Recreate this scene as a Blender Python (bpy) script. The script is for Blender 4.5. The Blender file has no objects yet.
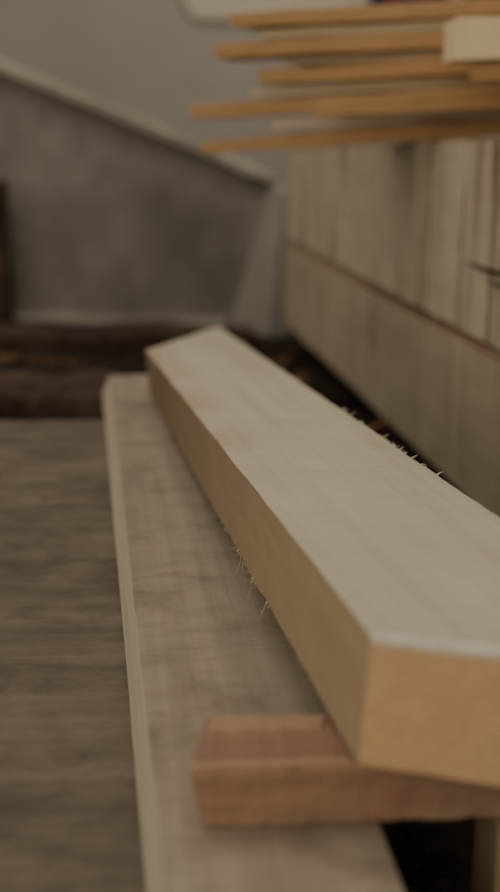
import bpy, bmesh, math, random
from mathutils import Vector, Matrix, noise
random.seed(7)
COL = bpy.context.scene.collection

# ------------------------------------------------------------ materials
def nt(mat):
    mat.use_nodes = True
    t = mat.node_tree; t.nodes.clear(); return t
def N(t, typ, **kw):
    n = t.nodes.new(typ)
    for k, v in kw.items(): setattr(n, k, v)
    return n
def sval(n, **kw):
    for k, v in kw.items(): n.inputs[k.replace('_', ' ')].default_value = v
def lin(c):
    return tuple(((x/255)/12.92 if x/255 <= .04045 else ((x/255+.055)/1.055)**2.4) for x in c) + (1,)
def mix(t, fac, a, b, mode='MIX'):
    m = N(t, 'ShaderNodeMix', data_type='RGBA', blend_type=mode)
    for sock, v in ((0, fac), (6, a), (7, b)):
        if hasattr(v, 'is_output'): t.links.new(v, m.inputs[sock])
        else: m.inputs[sock].default_value = v
    return m.outputs[2]
def ramp(t, src, p0, p1, c0=(0,0,0,1), c1=(1,1,1,1)):
    r = N(t, 'ShaderNodeValToRGB')
    r.color_ramp.elements[0].position = p0; r.color_ramp.elements[0].color = c0
    r.color_ramp.elements[1].position = p1; r.color_ramp.elements[1].color = c1
    t.links.new(src, r.inputs[0]); return r.outputs[0]
def tex_noise(t, vec, scale3, scale=1.0, detail=6, rough=.6, dist=0.0):
    mp = N(t, 'ShaderNodeMapping'); mp.inputs['Scale'].default_value = scale3
    t.links.new(vec, mp.inputs[0])
    n = N(t, 'ShaderNodeTexNoise'); sval(n, Scale=scale, Detail=detail, Roughness=rough, Distortion=dist)
    t.links.new(mp.outputs[0], n.inputs[0]); return n.outputs[0]
def mul(t, a, b):
    m = N(t, 'ShaderNodeMath', operation='MULTIPLY'); t.links.new(a, m.inputs[0]); t.links.new(b, m.inputs[1]); return m.outputs[0]

def wood(name, top, side, end, dark, stain=None, grain=.5, blotch=.5, axis=1, bump=.25, stain_amt=.6, fine=1.0,
         cross=.18, cross_f=220, cross_w=6, stain_scale=(14,14,14), stain_lo=.52, toponly=False, far=None):
    """planed/rough sawn timber, grain along local `axis`; tops and sides toned apart by weathering and some painted-in light, fresh end grain"""
    m = bpy.data.materials.new(name); t = nt(m)
    out = N(t, 'ShaderNodeOutputMaterial'); b = N(t, 'ShaderNodeBsdfPrincipled')
    sval(b, Roughness=.85); b.inputs['Specular IOR Level'].default_value = .15
    t.links.new(b.outputs[0], out.inputs[0])
    tc = N(t, 'ShaderNodeTexCoord'); o = tc.outputs['Object']
    s = [70*fine, 70*fine, 70*fine]; s[axis] = 2.5
    g = tex_noise(t, o, s, 1, 8, .65, .3)
    s2 = [22, 22, 22]; s2[axis] = 1.2
    g2 = tex_noise(t, o, s2, 1, 4, .5, .8)
    bl = tex_noise(t, o, (1, 1, 1), 9, 5, .6)
    s3 = [cross_w]*3; s3[axis] = cross_f
    sm = tex_noise(t, o, s3, 1, 4, .55, .4)
    sepn = N(t, 'ShaderNodeSeparateXYZ'); t.links.new(tc.outputs['Normal'], sepn.inputs[0])
    sepo = N(t, 'ShaderNodeSeparateXYZ'); t.links.new(o, sepo.inputs[0])
    def absr(sock, lo, hi):
        a = N(t, 'ShaderNodeMath', operation='ABSOLUTE'); t.links.new(sock, a.inputs[0])
        return ramp(t, a.outputs[0], lo, hi)
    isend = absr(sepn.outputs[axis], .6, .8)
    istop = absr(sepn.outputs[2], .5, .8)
    sidec = lin(side)
    if far:   # one end of the timber has stayed damp and gone brown
        fy = N(t, 'ShaderNodeMapRange'); fy.inputs[1].default_value = .15; fy.inputs[2].default_value = 1.0; fy.inputs[4].default_value = .8
        t.links.new(sepo.outputs[1], fy.inputs[0])
        sidec = mix(t, fy.outputs[0], lin(side), lin(far))
    base = mix(t, istop, sidec, lin(top))  # top versus side tone: real weathering, with some fall of light painted in
    gf = ramp(t, g, .35, .75, (0,0,0,1), (grain,)*3+(1,))
    col = mix(t, gf, base, lin(dark))
    gf2 = ramp(t, g2, .45, .7, (0,0,0,1), (grain*.8,)*3+(1,))
    if toponly: gf2 = mul(t, gf2, istop)
    col = mix(t, gf2, col, lin(dark))
    bf = ramp(t, bl, .4, .75, (0,0,0,1), (blotch,)*3+(1,))
    if toponly: bf = mul(t, bf, istop)
    col = mix(t, bf, col, mix(t, .5, lin(dark), lin(side)))
    smf = ramp(t, sm, .45, .75, (0,0,0,1), (cross,)*3+(1,))
    if toponly: smf = mul(t, smf, istop)
    col = mix(t, smf, col, lin(dark))
    if stain:
        st = tex_noise(t, o, stain_scale, 1, 5, .6, .5)
        sf = ramp(t, st, stain_lo, stain_lo+.18, (0,0,0,1), (stain_amt,)*3+(1,))
        if toponly: sf = mul(t, sf, istop)
        col = mix(t, sf, col, lin(stain))
    if far:   # rusty stain creeping in from the damp edge of the top face
        ex = N(t, 'ShaderNodeMapRange'); ex.inputs[1].default_value = .055; ex.inputs[2].default_value = .0; ex.inputs[4].default_value = .9
        t.links.new(sepo.outputs[0], ex.inputs[0])
        ef = mul(t, mul(t, mul(t, ex.outputs[0], fy.outputs[0]), ramp(t, bl, .35, .6)), istop)
        col = mix(t, ef, col, lin((170,122,78)))
    eg = tex_noise(t, o, (1, 1, 1), 160, 5, .6)
    ecol = mix(t, ramp(t, eg, .4, .7, (0,0,0,1), (.2,)*3+(1,)), lin(end), lin(dark))
    ecol = mix(t, ramp(t, bl, .35, .7, (0,0,0,1), (.22,)*3+(1,)), ecol, lin(dark))
    col = mix(t, isend, col, ecol)
    t.links.new(col, b.inputs['Base Color'])
    h = N(t, 'ShaderNodeMath', operation='ADD'); t.links.new(g, h.inputs[0]); t.links.new(sm, h.inputs[1])
    bp = N(t, 'ShaderNodeBump'); sval(bp, Strength=bump, Distance=.002)
    t.links.new(h.outputs[0], bp.inputs['Height']); t.links.new(bp.outputs[0], b.inputs['Normal'])
    return m

def plain(name, c1, c2, scale=6, rough=.9, bump=.2, dist=.004, c3=None, s3=(1,1,1), lo=.35, hi=.7, c3amt=.7):
    m = bpy.data.materials.new(name); t = nt(m)
    out = N(t, 'ShaderNodeOutputMaterial'); b = N(t, 'ShaderNodeBsdfPrincipled')
    sval(b, Roughness=rough); b.inputs['Specular IOR Level'].default_value = .15
    t.links.new(b.outputs[0], out.inputs[0])
    o = N(t, 'ShaderNodeTexCoord').outputs['Object']
    n = tex_noise(t, o, s3, scale, 8, .6, .2)
    col = ramp(t, n, lo, hi, lin(c1), lin(c2))
    if c3:
        n2 = tex_noise(t, o, s3, scale*5, 5, .6)
        col = mix(t, ramp(t, n2, .5, .72, (0,0,0,1), (c3amt,)*3+(1,)), col, lin(c3))
    t.links.new(col, b.inputs['Base Color'])
    n3 = tex_noise(t, o, (1,1,1), scale*12, 6, .65)
    bp = N(t, 'ShaderNodeBump'); sval(bp, Strength=bump, Distance=dist)
    t.links.new(n3, bp.inputs['Height']); t.links.new(bp.outputs[0], b.inputs['Normal'])
    return m

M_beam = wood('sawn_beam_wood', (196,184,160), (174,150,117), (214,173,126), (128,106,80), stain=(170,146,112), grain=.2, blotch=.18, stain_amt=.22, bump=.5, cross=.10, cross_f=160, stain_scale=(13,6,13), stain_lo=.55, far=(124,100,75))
M_plank = wood('rough_plank_wood', (164,149,126), (192,178,152), (165,140,100), (92,78,63), grain=.3, blotch=.5, bump=.6, stain=(100,85,67), stain_amt=.5, cross=.28, cross_f=60, cross_w=14, stain_scale=(10,12,10), toponly=True)
M_bench = wood('weathered_board_wood', (128,114,97), (104,92,77), (104,92,77), (58,49,40), grain=.34, blotch=.7, bump=1.0, axis=0, cross=.25, cross_f=30, cross_w=30, fine=1.0, stain=(80,68,56), stain_amt=.65, stain_scale=(9,14,9), stain_lo=.5)
M_spacer = wood('reddish_batten_wood', (156,122,99), (182,147,116), (170,128,98), (112,84,66), grain=.6, blotch=.55, axis=0, stain=(158,112,86), stain_amt=.5, bump=1.0)
M_strip = wood('pale_splinter_wood', (176,144,116), (190,157,125), (184,146,114), (126,94,70), grain=.5, blotch=.4, axis=0)
M_post = wood('offcut_wood', (180,155,118), (180,155,118), (170,140,100), (110,85,55), axis=2)
M_stackO = wood('orange_slat_wood', (194,164,124), (198,156,108), (204,160,108), (146,106,68), axis=0, grain=.4, blotch=.4, fine=.6)
M_stackP = wood('pale_slat_wood', (204,188,156), (210,193,160), (200,180,142), (156,132,98), axis=0, grain=.2, blotch=.3)
M_stackC = wood('cream_slat_wood', (215,200,170), (242,216,172), (246,218,172), (176,144,104), axis=0, grain=.15, blotch=.15)
M_crate = wood('formwork_board_wood', (202,188,160), (204,190,160), (204,190,160), (130,106,78), axis=2, grain=.28, blotch=.3, stain=(104,72,44), stain_amt=.85, fine=.35, stain_scale=(15,15,1.5), stain_lo=.54)
M_crate2 = wood('formwork_panel_wood', (182,167,139), (184,169,140), (184,169,140), (122,100,76), axis=1, grain=.12, blotch=.4, fine=.5, stain=(134,108,78), stain_amt=.5, stain_scale=(12,12,2))
M_edge = plain('worn_pale_edge', (212,201,180), (232,222,203), 60, c3=(190,174,146), bump=.6)
M_dark = plain('dark_damp_wood', (54,42,33), (94,74,58), 6, c3=(38,29,22), s3=(1,2,2), bump=.6)
M_darkgap = plain('dark_crack', (34,24,16), (52,36,24), 20)
M_rust = plain('rusty_brown_joint', (108,70,38), (142,98,58), 12)
M_soil = plain('dark_soil', (26,20,15), (56,43,33), 6, bump=.8, dist=.02, c3=(78,58,41))
M_conc = plain('old_concrete', (116,110,97), (156,148,133), 2.4, bump=.45, c3=(108,101,88), c3amt=.45)
M_concl = plain('pale_concrete', (142,135,119), (162,154,137), 5, bump=.4)
M_rim = plain('concrete_rim', (150,141,123), (178,168,148), 5, bump=.3)
M_wall = plain('grey_plaster', (160,150,137), (174,163,149), 1.2, bump=.1)
M_sheet = plain('cream_board', (200,186,160), (208,194,168), 2, bump=.1)
M_fibre = plain('wood_fibre', (205,190,155), (225,212,180), 40)
M_chip = plain('wood_chip', (116,86,58), (160,120,80), 25, c3=(74,54,38))

# ------------------------------------------------------------ mesh helpers
def hexgrid(bm, c, n, inv, jit=0.0, seed=0.0, freq=18.0):
    """c: 8 world corners, bottom (x0y0,x1y0,x1y1,x0y1) then top; n subdivisions per axis"""
    c = [Vector(v) for v in c]; vm = {}
    nx, ny, nz = n
    def pt(i, j, k):
        if (i, j, k) in vm: return vm[(i, j, k)]
        u, v, w = i/nx, j/ny, k/nz
        def q(a, b_, c_, d): return (a*(1-u)+b_*u)*(1-v)+(d*(1-u)+c_*u)*v
        p = q(*c[:4])*(1-w)+q(*c[4:])*w
        if jit:
            d = noise.noise_vector(p*freq+Vector((seed,)*3))*jit + noise.noise_vector(p*freq*4+Vector((seed,)*3))*jit*.4
            p = p + d
        vm[(i, j, k)] = bm.verts.new(inv @ p); return vm[(i, j, k)]
    def face(a): 
        try: bm.faces.new(a)
        except ValueError: pass
    for i in range(nx):
        for j in range(ny):
            face([pt(i,j,0), pt(i,j+1,0), pt(i+1,j+1,0), pt(i+1,j,0)])
            face([pt(i,j,nz), pt(i+1,j,nz), pt(i+1,j+1,nz), pt(i,j+1,nz)])
    for i in range(nx):
        for k in range(nz):
            face([pt(i,0,k), pt(i+1,0,k), pt(i+1,0,k+1), pt(i,0,k+1)])
            face([pt(i,ny,k), pt(i,ny,k+1), pt(i+1,ny,k+1), pt(i+1,ny,k)])
    for j in range(ny):
        for k in range(nz):
            face([pt(0,j,k), pt(0,j,k+1), pt(0,j+1,k+1), pt(0,j+1,k)])
            face([pt(nx,j,k), pt(nx,j+1,k), pt(nx,j+1,k+1), pt(nx,j,k+1)])
    return vm

def mkobj(name, bm, mat, M=Matrix.Identity(4), bevel=0.0, parent=None, label=None, cat=None, edge=None, worn=None, **props):
    me = bpy.data.meshes.new(name); bmesh.ops.recalc_face_normals(bm, faces=bm.faces)
    bm.to_mesh(me); bm.free()
    ob = bpy.data.objects.new(name, me); COL.objects.link(ob)
    if parent:
        ob.parent = parent; ob.matrix_basis = parent.matrix_basis.inverted() @ M
    else: ob.matrix_basis = M
    me.materials.append(mat)
    if edge: me.materials.append(edge)
    if worn:
        b = ob.modifiers.new('worn_edge', 'BEVEL'); b.width = worn; b.segments = 3; b.limit_method = 'WEIGHT'; b.material = 1
    if bevel:
        b = ob.modifiers.new('bevel', 'BEVEL'); b.width = bevel; b.segments = 3; b.limit_method = 'ANGLE'; b.angle_limit = math.radians(50)
        if edge and not worn: b.material = 1
    if label: ob['label'] = label
    if cat: ob['category'] = cat
    for k, v in props.items(): ob[k] = v
    return ob

def hexa(name, corners, mat, n=(6,6,3), yaw=0, pitch=0, jit=.0008, bevel=.002, seed=0, freq=18, worn=None, **kw):
    M = Matrix.Translation(Vector(corners[0])) @ Matrix.Rotation(yaw, 4, 'Z') @ Matrix.Rotation(pitch, 4, 'X')
    bm = bmesh.new(); vm = hexgrid(bm, corners, n, M.inverted(), jit, seed, freq)
    if worn:
        lay = bm.edges.layers.float.new('bevel_weight_edge')
        for i in range(n[0]):
            e = bm.edges.get((vm[(i,0,n[2])], vm[(i+1,0,n[2])]))
            if e: e[lay] = .8+.2*noise.noise(Vector((i*.7,0,0)))
    return mkobj(name, bm, mat, M, bevel, worn=worn, **kw)

def box_corners(x0,x1,y0,y1,z0,z1):
    return [(x0,y0,z0),(x1,y0,z0),(x1,y1,z0),(x0,y1,z0),(x0,y0,z1),(x1,y0,z1),(x1,y1,z1),(x0,y1,z1)]

# ------------------------------------------------------------ setting
G = -.12
bm = bmesh.new()
nx, ny = 90, 120
vs = [[bm.verts.new((-3+6*i/nx, -.6+6.2*j/ny, G-.012+.02*noise.noise(Vector((i*.5,j*.5,0))))) for j in range(ny+1)] for i in range(nx+1)]
for i in range(nx):
    for j in range(ny): bm.faces.new([vs[i][j], vs[i+1][j], vs[i+1][j+1], vs[i][j+1]])
mkobj('floor', bm, M_soil, kind='structure')
hexa('wall_back', box_corners(-3,3,5.5,5.6,G-.1,2.6), M_wall, bevel=0, jit=0, kind='structure')
hexa('cream_panel_1', [(-.26,5.47,.955),(.60,5.47,.94),(.60,5.5,.94),(-.26,5.5,.955),(-.56,5.47,1.5),(.60,5.47,1.5),(.60,5.5,1.5),(-.56,5.5,1.5)],  # added cream panel standing in for an unidentified bright area of the wall
     M_sheet, n=(4,1,3), kind='structure')

# ------------------------------------------------------------ weathered board lying lowest
hexa('wide_board', [(-.95,.15,-.03),(.03,.15,-.03),(-.16,1.745,-.03),(-.95,1.745,-.03),
                    (-.95,.15,0),(.03,.15,0),(-.16,1.745,0),(-.95,1.745,0)],
     M_bench, n=(30,60,1), yaw=.05, jit=.0012, bevel=.002, cat='board',
     label='wide weathered grey-brown wooden board under the rough plank')
for i, y in enumerate((.35, 1.5)):
    hexa('bearer_block', box_corners(-.9, -.06-.1*i, y, y+.1, G-.02, -.034), M_dark, n=(8,2,2), cat='timber block',
         label='dark damp timber bearer under the wide weathered board', group='bearers under the wide board')

# ------------------------------------------------------------ rough plank
def lineA(y): return -.061-.143*(y-.538)
def lineB(y): return .089-.11*(y-.538)
y0, y1 = .3, 1.93
hexa('rough_plank', [(lineA(y0)+.004,y0,.0015),(lineB(y0),y0,.0015),(lineB(y1),y1,.0015),(lineA(y1)-.006,y1,.0015),
                     (lineA(y0)+.013,y0,.035),(lineB(y0),y0,.035),(lineB(y1),y1+.01,.035),(lineA(y1)+.008,y1,.035)],
     M_plank, n=(10,90,2), yaw=.14, jit=.0004, bevel=.0008, seed=3, cat='plank',
     label='rough-sawn greyish wooden plank with pale edge lying beneath the beam')

# ------------------------------------------------------------ spacer batten
sp = hexa('spacer_batten', [(-.030,.597,.0362),(.42,.620,.0362),(.42,.675,.0362),(-.026,.652,.0362),
                       (-.037,.594,.081),(.42,.617,.083),(.42,.675,.083),(-.030,.654,.081)],
     M_spacer, n=(90,10,8), yaw=.04, jit=.0016, bevel=.0012, seed=9, freq=60, cat='batten',
     label='short reddish-brown rough wooden batten propping up the big beam')
MS = sp.matrix_basis.copy()
for nm, c, sd in (('splinter_strip', [(-.029,.636,.079),(.047,.639,.080),(.050,.655,.080),(-.028,.655,.079),(-.026,.638,.0830),(.046,.641,.0830),(.050,.654,.0830),(-.024,.653,.0830)], 4),
                  ('splinter_strip', [(-.036,.594,.074),(.30,.611,.076),(.30,.618,.076),(-.034,.60,.074),(-.0365,.5935,.0815),(.30,.610,.0833),(.30,.618,.0833),(-.035,.60,.0815)], 11)):
    bm = bmesh.new(); hexgrid(bm, c, (40,2,2), MS.inverted(), .0010, sd, 60)
    mkobj(nm, bm, M_strip, MS, .0008, parent=sp, label='paler splintered strip along the batten edge')
hexa('support_post', box_corners(.157,.215,.60,.665,G-.015,.035), M_post, n=(4,4,8), cat='timber post',
     label='pale upright timber offcut supporting the end of the batten')

# ------------------------------------------------------------ main beam
zt = lambda y: .171-.047*(y-.59)
zb = lambda y: .088-.040*(y-.586)
TL0=(.071,.592); TR0=(.262,.537); TL1=(-.168,1.745); TR1=(-.060,2.05)
BL0=(.065,.586); BR0=(.256,.528); BL1=(-.162,1.747); BR1=(-.058,2.05)
pitchb = -.045
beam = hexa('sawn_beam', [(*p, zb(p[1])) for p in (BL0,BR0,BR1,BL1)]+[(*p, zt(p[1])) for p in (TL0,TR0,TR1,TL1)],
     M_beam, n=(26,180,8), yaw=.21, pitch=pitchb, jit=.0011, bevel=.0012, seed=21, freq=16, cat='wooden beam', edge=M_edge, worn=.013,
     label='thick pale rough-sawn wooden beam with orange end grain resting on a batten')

def strand(bm, inv, p, d, L, r, curl, segs=6):
    p = Vector(p); d = Vector(d).normalized(); prev = None
    ax = Vector((random.uniform(-1,1), random.uniform(-1,1), random.uniform(-.4,.4))).normalized()
    for s in range(segs+1):
        rr = r*(1-.85*s/segs)
        a = d.orthogonal().normalized(); b_ = d.cross(a)
        ring = [bm.verts.new(inv @ (p+a*rr*math.cos(q*2.094)+b_*rr*math.sin(q*2.094))) for q in range(3)]
        if prev:
            for q in range(3): bm.faces.new([prev[q], prev[(q+1)%3], ring[(q+1)%3], ring[q]])
        prev = ring
        p = p + d*L/segs; d = (Matrix.Rotation(curl/segs, 3, ax) @ d).normalized()
bm = bmesh.new(); inv = beam.matrix_basis.inverted()
def lerp2(a, b_, t): return (a[0]*(1-t)+b_[0]*t, a[1]*(1-t)+b_[1]*t)
for k in range(30):      # torn fibres on the lower edge, two little tufts
    t = random.choice([random.gauss(.33,.012), random.gauss(.27,.010), random.gauss(.30,.04)])
    q = lerp2(BL0, BL1, t); z = zb(q[1])+.003
    strand(bm, inv, (q[0], q[1], z), (random.uniform(-.6,.4), random.uniform(-.6,.6), -random.uniform(.5,1)), random.choice([.005,.008,.012,.018,.024]), random.uniform(.0003,.0007), random.uniform(-1.3,1.3))
for k in range(50):      # short ragged splinters along the lower edge
    t = random.uniform(.05,.9); q = lerp2(BL0, BL1, t); z = zb(q[1])+.001
    strand(bm, inv, (q[0], q[1], z), (random.uniform(-.6,.2), random.uniform(-1,1), -random.uniform(.2,.8)), random.uniform(.002,.004), random.uniform(.0004,.0008), .4, 3)
for k in range(60):      # splinters on the upper far edge
    t = random.choice([random.gauss(.36,.03), random.gauss(.45,.04), random.uniform(.3,.75)])
    q = lerp2(TR0, TR1, t); z = zt(q[1])-random.uniform(0,.003)
    strand(bm, inv, (q[0], q[1], z), (random.uniform(-.1,.9), random.uniform(-1,1), random.uniform(-.2,.3)), random.choice([.003,.004,.005,.006,.009]), random.uniform(.0005,.0011), random.uniform(-1.2,1.2), 5)
mkobj('wood_fibre', bm, M_fibre, beam.matrix_basis.copy(), parent=beam, kind='stuff', label='pale torn wood fibres along the sawn edges')

# ------------------------------------------------------------ formwork crate
def fx(y): return .39-.2*(y-1.619)
crate = bpy.data.objects.new('timber_crate', None); COL.objects.link(crate)
crate.matrix_basis = Matrix.Translation((fx(2), 2, G))
crate['label'] = 'long box-like stack of pale stained formwork boards under the slats'; crate['category'] = 'timber stack'
yaw = .197
MC = Matrix.Translation((fx(1.0),1.0,0)) @ Matrix.Rotation(yaw, 4, 'Z')
def zseam(y): return .124+.028*(y-1.62)
def ztop(y): return .450-.031*(y-1.62)
def zbot(y): return G-.022+.052*(y-1.62)
ys = [1.0,1.42,1.71,1.83,1.986,2.35,2.9,3.08]
bm = bmesh.new()
for i in range(len(ys)-1):
    a, b_ = ys[i]+.0010, ys[i+1]-.0010; o = random.uniform(-.003,.003)
    nrm = Vector((-1,-.2,0)).normalized()
    def w(y, z, dep): return Vector((fx(y),y,z))-nrm*dep+nrm*o
    zz = random.uniform(-.003,.003)
    hexgrid(bm, [w(a,zseam(a)+.006,0),w(a,zseam(a)+.006,.022),w(b_,zseam(b_)+.006,.022),w(b_,zseam(b_)+.006,0),
                 w(a,ztop(a)+zz,0),w(a,ztop(a)+zz,.022),w(b_,ztop(b_)+zz,.022),w(b_,ztop(b_)+zz,0)], (1,10,10), MC.inverted(), .002, i*3.1)
mkobj('upper_panel', bm, M_crate, MC, .0020, parent=crate, label='pale upright boards with brown streaks', edge=M_rust)
bm = bmesh.new()
def w(y, z, dep): return Vector((fx(y)+dep,y,z))
hexgrid(bm, [w(1.0,zbot(1.0),-.004),w(1.0,zbot(1.0),.03),w(3.08,zbot(3.08),.03),w(3.08,zbot(3.08),-.004),
                 w(1.0,zseam(1.0)-.002,-.004),w(1.0,zseam(1.0)-.002,.03),w(3.08,zseam(3.08)-.002,.03),w(3.08,zseam(3.08)-.002,-.004)], (1,26,8), MC.inverted(), .0022, 5, 9)
mkobj('lower_panel', bm, M_crate2, MC, .004, parent=crate, label='smooth tan lower formwork panel', edge=M_rust)
bm = bmesh.new()
hexgrid(bm, [w(1.0,.02,.026),w(1.0,.02,.034),w(3.06,.02,.034),w(3.06,.02,.026),w(1.0,.44,.026),w(1.0,.44,.034),w(3.06,.39,.034),w(3.06,.39,.026)], (1,1,1), MC.inverted())
mkobj('backing', bm, M_rust, MC, parent=crate, label='rusty brown backing showing in the joints')
bm = bmesh.new()
hexgrid(bm, [w(1.0,G-.01,.06),w(1.0,G-.01,.9),w(3.06,G-.01,.9),w(3.06,G-.01,.06),w(1.0,.43,.06),w(1.0,.43,.9),w(3.06,.39,.9),w(3.06,.39,.06)], (1,1,1), MC.inverted())
mkobj('core', bm, M_darkgap, MC, parent=crate)
bm = bmesh.new()
hexgrid(bm, [w(1.0,.455,.010),w(1.0,.455,.92),w(3.08,.391,.92),w(3.08,.391,.010),w(1.0,.466,.010),w(1.0,.466,.92),w(3.08,.402,.92),w(3.08,.402,.010)], (6,10,1), MC.inverted(), .001)
mkobj('lid', bm, M_crate2, MC, .002, parent=crate)
bm = bmesh.new()
for (ya, yb, z, thk) in ((1.58,1.80,.250,.0036),(1.58,1.71,.232,.0026),(1.56,1.65,.241,.0020)):
    for s in range(12):
        t0, t1 = s/12, (s+1)/12
        def q(t, dz):
            y = ya+(yb-ya)*t; th = thk*math.sin(math.pi*max(.02,min(.98,t)))*dz
            return Vector((fx(y)-.0075, y, z+.0012*math.sin(t*9)+th))
        bm.faces.new([bm.verts.new(MC.inverted()@v) for v in (q(t0,-1),q(t1,-1),q(t1,1),q(t0,1))])
mkobj('split', bm, M_darkgap, MC, parent=crate, label='dark cracks in the boards')

# ------------------------------------------------------------ slats on top of the crate
def slat(px, y, z, th, mat, L=1.0, wd=.10, slope=.03, yw=.0, kind='orange', sd=0, tp=.6):
    """slat with left tip at x=px, front edge y, bottom z; thins slightly towards its tip"""
    u = Vector((math.cos(yw)*math.cos(slope), math.sin(yw)*math.cos(slope), math.sin(slope)))
    v = Vector((-math.sin(yw), math.cos(yw), 0)); w_ = u.cross(v)
    o = Vector((px, y, z))
    cut = u*random.uniform(.02,.06) if kind != 'cream' else u*0
    if kind == 'cream': tp = 1
    xm = .3
    M = Matrix.Translation(o) @ Matrix([[u[i],v[i],w_[i]] for i in range(3)]).to_4x4()
    c = [o, o+u*L, o+u*L+v*wd, o+v*wd+cut]; c = c+[q+w_*th for q in c]
    bm = bmesh.new(); hexgrid(bm, c, (30,3,2), M.inverted(), .0025 if kind != 'cream' else .0015, sd, 8)
    for vv in bm.verts:
        f = min(1, max(0, vv.co.x)/xm); vv.co.z *= tp+(1-tp)*f
    lab = {'orange':'rough orange-brown wooden slat stacked loosely on the crate','pale':'thin pale grey-beige wooden slat stacked loosely on the crate',
           'cream':'thick cream-coloured plank with a freshly cut end on the slat pile'}[kind]
    return mkobj('wooden_slat', bm, mat, M, .002, cat='slat', label=lab, group='slats piled on the crate')
O_, P_ = M_stackO, M_stackP
rows = [
 (-.085,2.05,.421,.030,O_,.060,.02,'orange',.65),
 (.04,2.052,.456,.021,P_,.056,.0,'pale',.8),
 (-.105,2.045,.481,.029,O_,.051,-.01,'orange',.8),
 (.110,1.93,.472,.034,O_,.050,.005,'orange',.75),
 (.00,2.052,.513,.019,P_,.048,.01,'pale',.8),
 (.015,2.035,.534,.029,O_,.046,-.01,'orange',.8),
 (.06,2.05,.565,.013,P_,.045,.0,'pale',.8),
 (-.063,2.025,.580,.028,O_,.044,.01,'orange',.8),
 (.02,2.052,.610,.018,P_,.043,.0,'pale',.8),
 (-.035,2.04,.630,.027,O_,.042,-.01,'orange',.8),
]
for i, (x,y,z,th,mt,sl,yw,k,tp) in enumerate(rows): slat(x,y,z+x*sl,th,mt,L=.95-x*.5,slope=sl,yw=yw,kind=k,sd=i*2.3,wd=.085 if y<2 else .13,tp=tp)
slat(.345,1.82,.531,.027,M_stackO,L=.6,wd=.09,slope=.02,yw=.02,kind='orange',sd=61,tp=1)
slat(.318,1.80,.561,.062,M_stackC,L=.6,wd=.1,slope=.02,yw=.02,kind='cream',sd=50)

# ------------------------------------------------------------ concrete trough
tr = bpy.data.objects.new('concrete_trough', None); COL.objects.link(tr); tr.matrix_basis = Matrix.Translation((-.4,3.6,G))
tr['label'] = 'weathered grey concrete trough with sloping pale rim standing on dark ground'; tr['category'] = 'concrete trough'
def part(name, c, mat, n=(8,2,6), jit=.004, bevel=.006, **kw):
    bm = bmesh.new(); hexgrid(bm, c, n, Matrix.Identity(4), jit, 3, 6)
    return mkobj(name, bm, mat, Matrix.Identity(4), bevel, parent=tr, **kw)
zl = lambda x: .30+(.062-x)*.40
part('front_panel', [(-1.05,3.58,G-.03),(-.063,3.45,G-.03),(-.03,3.53,G-.03),(-1.05,3.66,G-.03),
                     (-1.05,3.55,zl(-1.05)),(.062,3.42,zl(.062)),(.07,3.50,zl(.062)),(-1.05,3.63,zl(-1.05))], M_conc, n=(14,2,8))
part('side_panel', [(-.068,3.452,G-.03),(.05,3.22,G-.03),(.12,3.28,G-.03),(0,3.5,G-.03),
                    (.050,3.425,.295),(.098,3.32,.285),(.16,3.38,.285),(.12,3.5,.295)], M_concl, n=(3,3,8))
part('rim', [(-1.08,3.49,zl(-1.08)),(.078,3.38,zl(.078)),(.085,3.54,zl(.078)),(-1.08,3.65,zl(-1.08)),
             (-1.08,3.49,zl(-1.08)+.036),(.078,3.38,zl(.078)+.030),(.085,3.54,zl(.078)+.03),(-1.08,3.65,zl(-1.08)+.036)], M_rim, n=(24,2,1), jit=.006, label='pale chipped sloping concrete rim')
part('foot', [(-.80,3.50,G-.03),(-.075,3.41,G-.03),(-.06,3.46,G-.03),(-.80,3.56,G-.03),
             (-.80,3.52,G+.010),(-.072,3.43,G+.006),(-.06,3.46,G+.006),(-.80,3.56,G+.010)], M_concl, n=(14,2,1), jit=.008, label='pale concrete foot at the base')
hexa('gap_filler', box_corners(-.86,-.738,3.36,3.43,G-.02,.31), M_dark, n=(4,2,8), jit=.006, cat='dark filler', label='added dark block standing in for the dark gap beside the concrete trough')  # dark block added to paint the shaded gap left of the trough
hexa('damp_timber', [(-1.2,3.0,G-.02),(.0,3.05,G-.02),(.0,3.2,G-.02),(-1.2,3.15,G-.02),(-1.2,3.0,-.070),(.0,3.05,-.09),(.0,3.2,-.09),(-1.2,3.15,-.070)],
     M_dark, n=(30,4,2), jit=.02, freq=9, bevel=.01, cat='timber', label='dark damp brown timber lying in front of the trough', group='damp timbers on the ground')
hexa('damp_timber', [(-1.1,2.35,G-.02),(-.25,2.22,G-.02),(-.24,2.4,G-.02),(-1.1,2.6,G-.02),(-1.1,2.35,-.06),(-.25,2.22,-.07),(-.24,2.4,-.07),(-1.1,2.6,-.06)],
     M_dark, n=(30,4,2), jit=.022, freq=9, bevel=.01, cat='timber', seed=8, label='dark damp brown timber lying behind the wide board', group='damp timbers on the ground')

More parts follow.
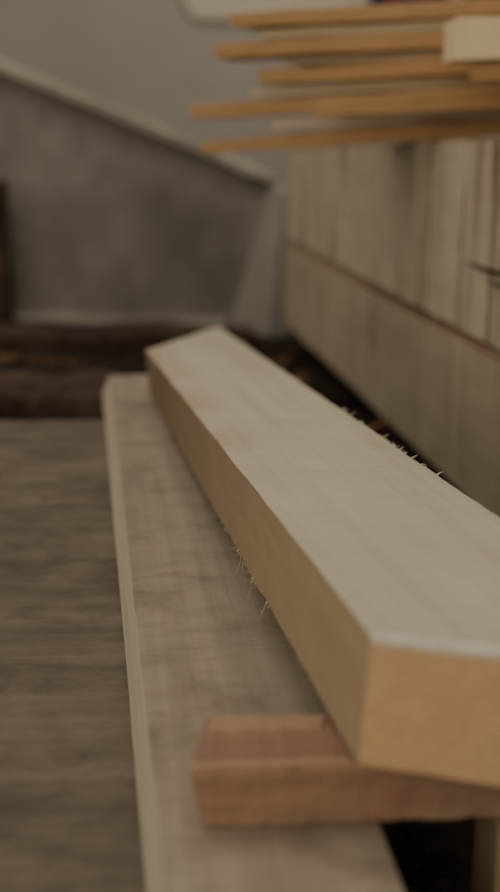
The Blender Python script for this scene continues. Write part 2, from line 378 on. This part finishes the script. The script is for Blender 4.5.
# ------------------------------------------------------------ scraps between beam and crate and behind the boards
spots = []
for k in range(14):
    y = 2.35+.75*(k/13)
    spots.append((fx(y)-.04-random.uniform(0,.06)-.05*(k % 2), y, random.uniform(.2,1.4)))
spots += [(fx(1.95)-.05,1.95,1.2),(fx(2.12)-.04,2.12,.9)]
spots += [(-.42,1.95,.3),(-.36,2.08,1.2),(-.55,2.02,-.2),(-.5,2.75,.3),(-.33,2.7,.9),(-.62,2.8,.1)]
for i, (x, y, rz) in enumerate(spots):
    L = random.uniform(.06,.13); wd_ = random.uniform(.012,.036); th = random.uniform(.008,.018)
    bm = bmesh.new()
    c = box_corners(-L/2,L/2,-wd_/2,wd_/2,0,th)
    c[1] = (L/2, -wd_*.1, 0); c[5] = (L/2, -wd_*.1, th*.4); c[6] = (L*.38, wd_*.4, th*.5)
    hexgrid(bm, c, (6,2,1), Matrix.Identity(4), .006, i, 30)
    M = Matrix.Translation((x,y,G+.004)) @ Matrix.Rotation(rz,4,'Z') @ Matrix.Rotation(random.uniform(-.25,.25),4,'Y')
    dk = i % 2 == 0
    mkobj('wood_scrap', bm, M_dark if dk else M_chip, M, .0008, cat='wood scrap', group='wood scraps on the ground',
          label='dark damp wood scrap lying on the soil' if dk else 'orange-brown wood scrap lying on the soil')

# ------------------------------------------------------------ things at the back wall
hexa('wall_shelf', box_corners(.50,1.4,5.22,5.46,.925,.945), M_dark, n=(4,1,1), jit=0, cat='shelf', label='dark shelf on the grey wall holding cloth rolls')
cols = [(46,46,74),(140,50,52),(56,66,104),(150,62,60),(70,40,50),(190,180,176),(50,58,90),(134,48,50),(70,70,96)]
for i, c in enumerate(cols):
    bm = bmesh.new(); bmesh.ops.create_cone(bm, cap_ends=True, segments=20, radius1=.032, radius2=.030, depth=.26)
    m = plain('cloth_%d' % i, c, tuple(int(q*.7) for q in c), 12)
    mkobj('cloth_roll', bm, m, Matrix.Translation((.57+i*.072,5.33,1.076)), .004, cat='cloth roll', group='cloth rolls on the wall shelf',
          label=('pale' if c[0] > 180 else 'red' if c[0] > 100 else 'dark blue')+' rolled cloth standing on the wall shelf')

# ------------------------------------------------------------ light
wd = bpy.data.worlds.new('world'); bpy.context.scene.world = wd; wd.use_nodes = True
wd.node_tree.nodes['Background'].inputs[0].default_value = (1.0,.94,.85,1)
wd.node_tree.nodes['Background'].inputs[1].default_value = .47
def area(loc, target, sx, sy, power, col):
    l = bpy.data.lights.new('softbox', 'AREA'); l.shape='RECTANGLE'; l.size=sx; l.size_y=sy; l.energy=power; l.color=col
    o = bpy.data.objects.new('soft_light', l); COL.objects.link(o); o.location = loc  # unseen soft lamp, added to light the scene
    o.rotation_euler = (Vector(target)-Vector(loc)).to_track_quat('-Z','Y').to_euler()
area((-.6,1.6,3.2), (0,1.8,0), 2.2, 2.6, 31, (1,.95,.88))
area((-.9,-1.4,1.3), (.4,2.0,.2), 1.5, 1.2, 13, (1,.91,.79))  # added fill from the front left for the beam end and slats
area((.3,3.9,2.6), (.2,5.5,1.0), 1.2, .6, 9, (1,.93,.84))  # added only to brighten the back wall near its top

# ------------------------------------------------------------ camera
cd = bpy.data.cameras.new('camera'); cam = bpy.data.objects.new('camera', cd); COL.objects.link(cam)
cam.location = (0,0,.457); cam.rotation_euler = (math.pi/2-math.atan(316/1100),0,0)
cd.sensor_fit = 'VERTICAL'; cd.sensor_height = 24; cd.lens = 1100/892*24; cd.clip_start=.01
cd.dof.use_dof = True; cd.dof.focus_distance = 1.0; cd.dof.aperture_fstop = 1.5
bpy.context.scene.camera = cam
